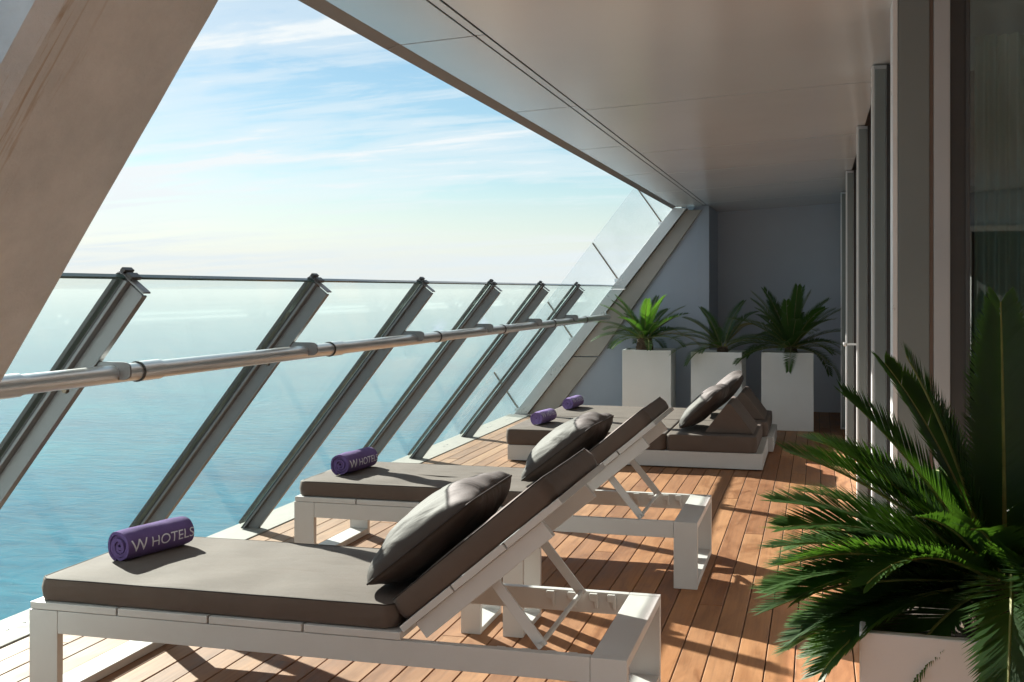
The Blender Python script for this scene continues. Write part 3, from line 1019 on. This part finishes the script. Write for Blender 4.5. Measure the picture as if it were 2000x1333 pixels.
# ------------------------------------------------------------------ sun loungers
def make_lounger():
    r_ = thing('sun_lounger', 'x', 'sun lounger', (0, 0, 0), 0, 'white framed sun loungers')
    W, Wd = M['white'], 0.40
    X0, X1, ZT = -1.10, 1.10, 0.334
    bv = 0.0025
    for sy in (-1, 1):
        ya, yb = (sy * Wd, sy * (Wd - 0.034))
        ya, yb = min(ya, yb), max(ya, yb)
        box('side_rail', W, r_, X0 + 0.119, X1 - 0.119, ya + 0.001, yb - 0.001, ZT - 0.082, ZT, bv)
        box('leg', W, r_, X0, X0 + 0.118, ya, yb, 0.0, ZT, bv)
        box('leg', W, r_, X1 - 0.118, X1, ya, yb, 0.0, ZT, bv)
        # notched rest for the back stay
        yi = sy * (Wd - 0.036)
        y2 = sy * (Wd - 0.052)
        for kx in (0.66, 0.745, 0.83, 0.90):
            MB().prism_y([(kx, ZT - 0.03), (kx + 0.020, ZT - 0.034), (kx + 0.024, ZT - 0.062), (kx + 0.034, ZT - 0.062), (kx + 0.032, ZT - 0.004), (kx, ZT - 0.004)],
                         min(yi, y2), max(yi, y2)).build('notch', W, r_, 0.002, segs=1)
    for xa in (X0, X1 - 0.118):
        box('foot_bar', W, r_, xa + 0.002, xa + 0.116, -Wd + 0.0345, Wd - 0.0345, 0.0, 0.034, bv)
    box('head_plate', W, r_, X1 - 0.1175, X1 - 0.0005, -Wd + 0.0345, Wd - 0.0345, ZT - 0.034, ZT - 0.0005, bv)
    # seat boards
    edges_ = [-1.10, -0.735, -0.372, -0.012, 0.345]
    for a, b in zip(edges_, edges_[1:]):
        box('seat_board', W, r_, a + 0.004, b - 0.004, -Wd, Wd, ZT + 0.002, ZT + 0.028, bv)
    link('seat_cushion', rounded_slab(-1.075, 0.315, -0.385, 0.385, ZT + 0.030, ZT + 0.110, r=0.008, crown=0.010, seed=1, wr=0.010), r_)
    edge_piping(-1.075, 0.315, -0.385, 0.385, ZT + 0.109, r_)
    # backrest
    BA = R(40)
    mb_ = Matrix.Translation((0.345, 0, ZT + 0.022)) @ Matrix.Rotation(-BA, 4, 'Y')
    bd = [0.0, 0.235, 0.47, 0.715]
    for a, b in zip(bd, bd[1:]):
        box('back_board', W, r_, a + 0.003, b - 0.003, -0.385, 0.385, 0.0, 0.024, bv, mb_)
    for sy in (-1, 1):
        box('back_rail', W, r_, 0.05, 0.615, sy * 0.355 - 0.015, sy * 0.355 + 0.015, -0.062, -0.001, bv, mb_)
        # stay arm
        p0 = mb_ @ Vector((0.345, sy * 0.325, -0.035)); p1 = Vector((0.805, sy * 0.325, ZT + 0.005))
        d = (p1 - p0)
        an = atan2(d.z, d.x)
        ma = Matrix.Translation(p0) @ Matrix.Rotation(-an, 4, 'Y')
        box('stay_arm', W, r_, -0.012, d.length + 0.01, -0.006, 0.006, -0.018, 0.018, 0.002, ma)
    MB().tube((0.805, -0.355, ZT + 0.006), (0.805, 0.355, ZT + 0.006), 0.009, n=12).build('cross_rod', W, r_, smooth=True, angle=R(40))
    p0 = mb_ @ Vector((0.345, 0, -0.035))
    MB().tube((p0.x, -0.338, p0.z), (p0.x, 0.338, p0.z), 0.008, n=10).build('cross_rod', W, r_, smooth=True, angle=R(40))
    link('back_cushion', rounded_slab(0.02, 0.705, -0.38, 0.38, 0.026, 0.108, r=0.014, crown=0.006, seed=5, wr=0.006, mx=mb_), r_)
    edge_piping(0.02, 0.705, -0.38, 0.38, 0.106, r_, mb_, 0.005)
    return r_


lg = make_lounger()
lg.location = (-1.675, 3.91, 0)
lg['label'] = 'nearest white framed sun lounger with taupe cushions, in the foreground'
lg2 = copy_tree(lg)
lg2.location = (-1.675, 6.07, 0)
lg2['label'] = 'second sun lounger, between the foreground lounger and the daybeds'
seat2 = [c for c in lg2.children if c.name.startswith('seat_cushion')][0]
seat2.data = rounded_slab(-1.085, 0.315, -0.385, 0.385, 0.364, 0.444, r=0.008, crown=0.010, seed=9, wr=0.012)

ba = R(40)
def on_back(yc, s, o, ry=0):
    # centre of a pillow on a lounger's backrest (s along the back, o above its cushion)
    hx, hz = -1.675 + 0.345, 0.356
    return (hx + s * cos(ba) - (0.108 + o) * sin(ba), yc, hz + s * sin(ba) + (0.108 + o) * cos(ba))


p = on_back(3.90, 0.19, 0.095)
make_pillow('dark brown pillow propped on the nearest sun lounger', *p, R(39), 0.60, 0.515, 0.120, 0.095, 1, R(1))
p = on_back(6.06, 0.19, 0.095)
make_pillow('dark brown pillow propped on the second sun lounger', *p, R(38), 0.60, 0.515, 0.120, 0.095, 2, R(-2))

# small side table between the loungers
st = thing('side_table', 'small low white side table between the two sun loungers', 'table', (-1.36, 4.86, 0))
for xa, xb in ((-0.14, -0.05), (0.05, 0.14)):
    box('leg', M['white'], st, xa, xb, -0.17, -0.145, 0.0, 0.37, 0.002)
    box('leg', M['white'], st, xa, xb, 0.145, 0.17, 0.0, 0.37, 0.002)
    box('foot_bar', M['white'], st, xa + 0.002, xb - 0.002, -0.1445, 0.1445, 0.0, 0.024, 0.002)
box('table_top', M['white'], st, -0.14, 0.14, -0.17, 0.17, 0.3705, 0.395, 0.003)


# ------------------------------------------------------------------ rolled towels
def make_towel(label, x, y, z, rz, R0, Ln, text, pale=False, seed=0):
    t_ = thing('rolled_towel', label, 'towel', (x, y, z), rz, 'rolled purple towels')
    turns = 4.2
    n = 150
    pitch = R0 * 0.86 / turns
    end_ang = -pi * 0.62          # the loose end is tucked underneath
    def rad(th):                   # th = 0 at the loose end, grows inwards
        return R0 - pitch * th / (2 * pi)
    rows = []
    ny = 26
    vs = []; fs = []
    thk = pitch * 0.86
    total = turns * 2 * pi
    for side in (0, 1):
        for j in range(ny + 1):
            v = j / ny
            for i in range(n + 1):
                th = total * i / n
                a = end_ang - th
                r_ = rad(th) - (thk if side else 0.0)
                r_ = max(r_, 0.0015)
                e = 1.0 - 0.05 * abs(2 * v - 1) ** 6
                lump = 1 + 0.045 * mnoise.noise(Vector((cos(a) * 1.6 + seed, sin(a) * 1.6, v * 4.0))) + 0.016 * mnoise.noise(Vector((cos(a) * 5 + seed, sin(a) * 5, v * 11)))
                px = r_ * e * lump * cos(a); pz = r_ * e * lump * sin(a)
                # sits heavy: flattened underneath
                if pz < -R0 * 0.86:
                    pz = -R0 * 0.86 + (pz + R0 * 0.86) * 0.25
                yy = (v - 0.5) * Ln + 0.006 * mnoise.noise(Vector((a * 0.8, v * 2, seed))) + (0.004 * sin(th * 0.5)) * (2 * v - 1)
                vs.append((px, yy, pz + R0 * 0.89))
    W_ = n + 1
    o2 = (ny + 1) * W_
    for j in range(ny):
        for i in range(n):
            a = j * W_ + i
            fs.append((a, a + 1, a + W_ + 1, a + W_))
            fs.append((o2 + a, o2 + a + W_, o2 + a + W_ + 1, o2 + a + 1))
    for i in range(n):
        fs.append((i, o2 + i, o2 + i + 1, i + 1))
        a = ny * W_ + i
        fs.append((a, a + 1, o2 + a + 1, o2 + a))
    for j in range(ny):
        a = j * W_
        fs.append((a, a + W_, o2 + a + W_, o2 + a))
        a = j * W_ + n
        fs.append((a, o2 + a, o2 + a + W_, a + W_))
    mb = MB().add(vs, fs)
    mb.build('roll', M['towelpale' if pale else 'towel'], t_, smooth=True, angle=R(50))
    if text:
        gl_ = MB()
        for body, size, y_off, base_th in text:
            cu = bpy.data.curves.new('lettering', 'FONT')
            cu.body = body
            cu.size = size
            cu.resolution_u = 6
            ob = bpy.data.objects.new('lettering', cu)
            COL.objects.link(ob)
            dg = bpy.context.evaluated_depsgraph_get()
            me = bpy.data.meshes.new_from_object(ob.evaluated_get(dg))
            bpy.data.objects.remove(ob)
            bm = bmesh.new(); bm.from_mesh(me)
            bmesh.ops.triangulate(bm, faces=bm.faces)
            for _ in range(4):
                es = [e for e in bm.edges if e.calc_length() > 0.006]
                if not es:
                    break
                bmesh.ops.subdivide_edges(bm, edges=es, cuts=1)
                bmesh.ops.triangulate(bm, faces=bm.faces)
            bm.verts.ensure_lookup_table()
            out = []
            for vtx in bm.verts:
                tx, ty = vtx.co.x, vtx.co.y
                a = base_th + ty / R0
                yy = y_off + tx - Ln / 2
                v = yy / Ln + 0.5
                th = (end_ang - a) % (2 * pi)
                e = 1.0 - 0.05 * abs(2 * v - 1) ** 6
                lump = 1 + 0.045 * mnoise.noise(Vector((cos(a) * 1.6 + seed, sin(a) * 1.6, v * 4.0))) + 0.016 * mnoise.noise(Vector((cos(a) * 5 + seed, sin(a) * 5, v * 11)))
                r_ = rad(th) * e * lump + 0.0014
                out.append((r_ * cos(a), yy, r_ * sin(a) + R0 * 0.89))
            gl_.add(out, [tuple(vv_.index for vv_ in f.verts) for f in bm.faces])
            bm.free()
        gl_.build('lettering', M['print'], t_)
    return t_


TXT = [('W', 0.082, 0.012, R(8)), ('HOTELS', 0.066, 0.118, R(12))]
tz = 0.334 + 0.110 + 0.004
make_towel('rolled purple towel with white lettering on the nearest lounger', -2.552, 3.955, tz, R(-14), 0.068, 0.335,
           [('W', 0.078, 0.010, R(-18)), ('HOTELS', 0.064, 0.108, R(-14))], seed=1)
make_towel('rolled purple towel with white lettering on the second lounger', -2.575, 6.05, tz, R(-7), 0.068, 0.335,
           [('W', 0.078, 0.010, R(-18)), ('HOTELS', 0.064, 0.108, R(-14))], seed=4)

# ------------------------------------------------------------------ daybeds
def make_daybed():
    r_ = thing('daybed', 'x', 'daybed', (0, 0, 0), 0, 'low daybeds at the far end')
    wd = 0.535
    box('base', M['white'], r_, -1.09, 1.09, -wd, wd, 0.012, 0.143, 0.003)
    box('plinth', M['facadedark'], r_, -1.04, 1.04, -wd + 0.05, wd - 0.05, 0.0, 0.0115)
    link('mattress', rounded_slab(-1.105, 0.288, -wd - 0.005, wd + 0.003, 0.145, 0.282, r=0.012, crown=0.006, seed=2, wr=0.006), r_)
    link('mattress', rounded_slab(0.298, 1.04, -wd - 0.005, wd + 0.003, 0.145, 0.282, r=0.012, crown=0.006, seed=3, wr=0.006), r_)
    return r_


db = make_daybed()
db.location = (-1.52, 10.035, 0)
db['label'] = 'near one of two low daybeds with taupe mattresses on white base'
db2 = copy_tree(db)
db2.location = (-1.475, 11.13, 0)
db2['label'] = 'far one of two low daybeds, in front of the white planters'


def make_wedge(label, x, y, z):
    mb = MB().prism_y([(-0.205, 0.0), (0.205, 0.0), (0.018, 0.245), (0.0, 0.25), (-0.018, 0.245)], -0.36, 0.36)
    o = mb.build('wedge_bolster', M['mattress'], None, bevel=0.007, segs=2)
    o.location = (x, y, z)
    return tag(o, label, 'bolster', 'triangular wedge bolsters')


zb = 0.290
make_wedge('triangular taupe wedge bolster on the near daybed', -0.715, 9.98, zb)
make_wedge('triangular taupe wedge bolster on the far daybed', -0.67, 11.07, zb)
make_pillow('brown pillow leaning on the wedge of the near daybed', -0.945, 9.93, 0.485, R(44), 0.62, 0.50, 0.10, 0.085, 6, R(-3))
make_pillow('brown pillow leaning on the wedge of the far daybed', -0.865, 11.0, 0.515, R(47), 0.62, 0.52, 0.10, 0.085, 8, R(4))
make_towel('rolled lilac towel on the near daybed', -2.385, 9.93, 0.289, R(-8), 0.066, 0.36, TXT, True, seed=7)
make_towel('rolled lilac towel on the far daybed', -2.40, 11.28, 0.289, R(-6), 0.066, 0.36, TXT, True, seed=11)


# ------------------------------------------------------------------ planters and cycads
def make_planter(label, x, y, rz, wx=0.54, wy=0.48, h=0.83):
    t_ = thing('planter', label, 'planter', (x, y, 0), rz, 'tall square white planters')
    tw = 0.022
    a, b = wx / 2, wy / 2
    # shell with an open top: outer and inner walls joined by the rim
    o_ = [(-a, -b), (a, -b), (a, b), (-a, b)]
    i_ = [(-a + tw, -b + tw), (a - tw, -b + tw), (a - tw, b - tw), (-a + tw, b - tw)]
    vs = [(p[0], p[1], 0.0) for p in o_] + [(p[0], p[1], h) for p in o_] + [(p[0], p[1], h) for p in i_] + [(p[0], p[1], h - 0.10) for p in i_]
    fs = [(3, 2, 1, 0)]
    for i in range(4):
        j = (i + 1) % 4
        fs += [(i, j, j + 4, i + 4), (i + 4, j + 4, j + 8, i + 8), (i + 8, j + 8, j + 12, i + 12)]
    fs.append((12, 13, 14, 15))
    MB().add(vs, fs).build('shell', M['planter'], t_, bevel=0.004)
    # soil surface
    sb_ = MB()
    n = 14
    gv = []
    for i in range(n + 1):
        for j in range(n + 1):
            px = (-a + tw + 0.002) + (wx - 2 * tw - 0.004) * i / n
            py = (-b + tw + 0.002) + (wy - 2 * tw - 0.004) * j / n
            gv.append((px, py, h - 0.055 + 0.016 * mnoise.noise(Vector((px * 9 + x, py * 9 + y, 0)))))
    sb_.add(gv, [(i * (n + 1) + j, (i + 1) * (n + 1) + j, (i + 1) * (n + 1) + j + 1, i * (n + 1) + j + 1) for i in range(n) for j in range(n)])
    sb_.build('soil', M['soil'], t_, smooth=True)
    return t_


def frond_mesh(az, el, length, droop, npair, ll, rng, twist=0.0, width=0.0075, dry=False, seg=26, curl=0.0, vee=20):
    """one cycad leaf: curved stalk with two ranks of stiff narrow leaflets"""
    mb = MB()
    pts = []; tans = []
    p = Vector((cos(az) * 0.02, sin(az) * 0.02, 0))
    ds = length / seg
    for i in range(seg + 1):
        s = i / seg
        e = el - droop * (s ** 1.6)
        a = az + curl * s
        d = Vector((cos(e) * cos(a), cos(e) * sin(a), sin(e)))
        pts.append(p.copy()); tans.append(d)
        p = p + d * ds
    def frame(i):
        t = tans[i]
        a = az + curl * i / seg
        side = Vector((-sin(a), cos(a), 0))
        side = (side - t * side.dot(t)).normalized()
        nrm = side.cross(t) * -1.0
        if nrm.z < 0 and abs(tans[0].z) < 0.97:
            nrm = -nrm
        nrm = t.cross(side) if (t.cross(side)).z >= 0 else -(t.cross(side))
        c_, s_ = cos(twist), sin(twist)
        return t, side * c_ + nrm * s_, nrm * c_ - side * s_
    # stalk
    n = 5
    vs = []
    for i in range(seg + 1):
        t, sd_, nm = frame(i)
        r_ = 0.0060 * (1 - 0.72 * i / seg)
        vs += [pts[i] + sd_ * (r_ * cos(2 * pi * k / n)) + nm * (r_ * sin(2 * pi * k / n)) for k in range(n)]
    fs = [(i * n + k, i * n + (k + 1) % n, (i + 1) * n + (k + 1) % n, (i + 1) * n + k) for i in range(seg) for k in range(n)]
    mb.add(vs, fs, 1)
    for q in range(npair):
        s = 0.10 + 0.90 * (q + 0.5) / npair
        f = s * seg
        i0 = min(seg - 1, int(f)); fr = f - i0
        base = pts[i0].lerp(pts[i0 + 1], fr)
        t, sd_, nm = frame(i0)
        env = min(1.0, (s - 0.03) / 0.20) ** 0.8 * (1.0 - 0.62 * max(0.0, (s - 0.55) / 0.45) ** 1.6)
        al = R(56 - 22 * s)
        for sg in (-1, 1):
            if rng.random() < 0.03:
                continue
            lf = ll * env * rng.uniform(0.93, 1.04)
            be = R(vee + rng.uniform(-4, 4))
            out = (sd_ * sg) * cos(be) + nm * sin(be)
            d = (t * cos(al) + out * sin(al)).normalized()
            wv = d.cross(nm).normalized() if abs(d.dot(nm)) < 0.98 else t
            hw = width * 0.5
            dr = Vector((0, 0, -1)) * lf * rng.uniform(0.0, 0.06)
            b0 = base + sd_ * sg * 0.002
            m_ = b0 + d * lf * 0.5 + dr * 0.25
            tip = b0 + d * lf + dr
            k_ = len(mb.v)
            mb.add([b0 - wv * hw * 0.55, b0 + wv * hw * 0.55, m_ + wv * hw, m_ - wv * hw, tip], [(0, 1, 2, 3), (3, 2, 4)], 0)
    me = bpy.data.meshes.new('frond')
    me.from_pydata(mb.v, [], mb.f)
    me.materials.append(M['drygreen'] if dry else M['leaf'])
    me.materials.append(M['rachis'])
    me.polygons.foreach_set('material_index', mb.mi)
    return me


def make_cycad(label, x, y, z, trunk_h, trunk_r, fronds, seed, npair=46, ll=0.095, width=0.0075):
    t_ = thing('cycad_palm', label, 'potted palm', (x, y, z), 0, 'cycad palms in white planters')
    rng = random.Random(seed)
    # scaly trunk: stacked ridged rings
    mb = MB()
    nr, n = 16, 28
    vs = []
    for i in range(nr + 1):
        s = i / nr
        for k in range(n):
            a = 2 * pi * k / n
            r_ = trunk_r * (1.0 - 0.28 * s) * (1 + 0.13 * (((k + i) % 2) - 0.5) + 0.06 * rng.uniform(-1, 1))
            vs.append((r_ * cos(a), r_ * sin(a), -0.03 + s * (trunk_h + 0.03)))
    fs = [(i * n + k, i * n + (k + 1) % n, (i + 1) * n + (k + 1) % n, (i + 1) * n + k) for i in range(nr) for k in range(n)]
    fs.append(tuple(range(nr * n, nr * n + n)))
    mb.add(vs, fs)
    mb.build('trunk', M['trunk'], t_)
    for fd in fronds:
        az, el, ln, dp = fd[:4]
        kw = fd[4] if len(fd) > 4 else {}
        me = frond_mesh(R(az), R(el), ln, R(dp), int(npair * ln / 0.55), ll * (0.8 + 0.36 * ln / 0.55 * 0.55), rng, width=width, **kw)
        o = link('frond', me, t_)
        o.location = (0, 0, trunk_h - 0.01)
        if kw.get('dry'):
            o['label'] = 'dry yellowed frond'
    return t_


make_planter('white planter at the far end, left of the three', -1.82, 12.66, R(0.5))
make_planter('white planter at the far end, middle of the three', -1.03, 12.45, R(-2))
make_planter('white planter at the far end, right one beside the facade', -0.305, 12.55, R(1))
make_planter('white planter in the right foreground under the large palm', 0.372, 2.565, R(-2.4), 0.56, 0.54)

CAMYAW = 15.134


def ca(phi):          # azimuth given in the picture plane: 0 right, 90 away, 180 left, -90 towards the viewer
    return phi + CAMYAW


r1 = random.Random(21)
# near palm
fr = []
for phi, el, ln, dp in [
        (75, 84, 0.60, 10), (148, 72, 0.56, 14), (168, 60, 0.55, 18), (120, 66, 0.55, 24), (20, 66, 0.62, 26), (-30, 70, 0.52, 30), (158, 50, 0.50, 26),
        (178, 40, 0.57, 26), (172, 30, 0.54, 30), (160, 24, 0.52, 34), (186, 22, 0.55, 34),
        (182, 10, 0.55, 30), (192, 8, 0.56, 34), (170, 4, 0.52, 30), (186, -4, 0.52, 30), (200, 2, 0.52, 44), (178, -10, 0.46, 30),
        (206, 30, 0.42, 66), (-95, 20, 0.40, 96), (-75, 6, 0.42, 92), (-60, 34, 0.46, 80), (-84, -6, 0.36, 80), (-68, -14, 0.34, 76),
        (-104, 34, 0.54, 118), (-98, 24, 0.56, 112), (-112, 26, 0.55, 112), (-90, 30, 0.58, 116), (-84, 16, 0.54, 100), (200, 52, 0.34, 50), (235, 50, 0.30, 50), (-80, 24, 0.52, 110), (-62, 18, 0.52, 105), (-50, 28, 0.54, 100), (-100, 30, 0.48, 112), (-72, 40, 0.50, 104), (-40, 10, 0.50, 84),
        (184, 32, 0.52, 40), (176, 18, 0.52, 36), (164, 14, 0.50, 34), (190, 16, 0.50, 42), (180, 0, 0.50, 30), (174, -6, 0.46, 26), (196, -2, 0.46, 36), (168, 44, 0.50, 30), (152, 34, 0.50, 34),
        (0, 40, 0.60, 46), (20, 20, 0.60, 50), (-25, 16, 0.54, 60), (45, 34, 0.58, 44), (90, 30, 0.56, 46), (110, 12, 0.54, 46), (65, 10, 0.54, 50),
        (-5, 0, 0.50, 50), (140, 16, 0.54, 44), (-45, -4, 0.42, 70), (132, 44, 0.52, 36), (212, -8, 0.40, 56)]:
    if 140 <= phi <= 220:
        ln *= 0.91
    fr.append((ca(phi) + r1.uniform(-4, 4), el + r1.uniform(-3, 3), ln, dp, {'twist': R(r1.uniform(-14, 14)), 'curl': R(r1.uniform(-10, 10))}))
make_cycad('large dark green cycad palm in the right foreground', 0.385, 2.56, 0.79, 0.10, 0.085, fr, 5, npair=96, ll=0.125, width=0.0088)


def crown(seed, n, ln, lo=5, hi=80, az0=0, dry=None):
    rg = random.Random(seed)
    out = []
    for i in range(n):
        az = az0 + 360 * ((i * 0.381966) % 1.0) + rg.uniform(-10, 10)
        f = i / (n - 1)
        el = hi - (hi - lo) * (f ** 0.8) + rg.uniform(-6, 6)
        out.append([az, el, ln * rg.uniform(0.85, 1.1), 22 + 42 * f * rg.uniform(0.8, 1.2), {'twist': R(rg.uniform(-18, 18)), 'curl': R(rg.uniform(-14, 14))}])
    if dry:
        for k in dry:
            out[k][4]['dry'] = True
    return out


make_cycad('yellow green cycad palm with a stout trunk, in the left far planter', -1.86, 12.57, 0.79, 0.17, 0.105, crown(2, 30, 0.58, 6, 72, 40, dry=(26,)), 31, npair=38, ll=0.105, width=0.0105)
lean = [(ca(40), 68, 0.62, 36), (ca(25), 58, 0.62, 50), (ca(165), 30, 0.58, 60), (ca(180), 14, 0.58, 62), (ca(195), 40, 0.54, 66), (ca(150), 50, 0.56, 40),
        (ca(120), 62, 0.56, 32), (ca(210), 4, 0.54, 66), (ca(90), 40, 0.50, 50), (ca(35), 46, 0.60, 60, {'dry': True}), (ca(230), 20, 0.46, 70), (ca(-20), 30, 0.40, 66), (ca(172), 55, 0.52, 40)]
make_cycad('drooping sparse cycad palm in the middle far planter', -0.99, 12.45, 0.79, 0.09, 0.07, lean, 41, npair=38, ll=0.115, width=0.0105)
make_cycad('full dark cycad palm in the right far planter by the facade', -0.27, 12.58, 0.79, 0.09, 0.08, crown(9, 40, 0.72, 0, 82, 10), 51, npair=40, ll=0.125, width=0.0105)
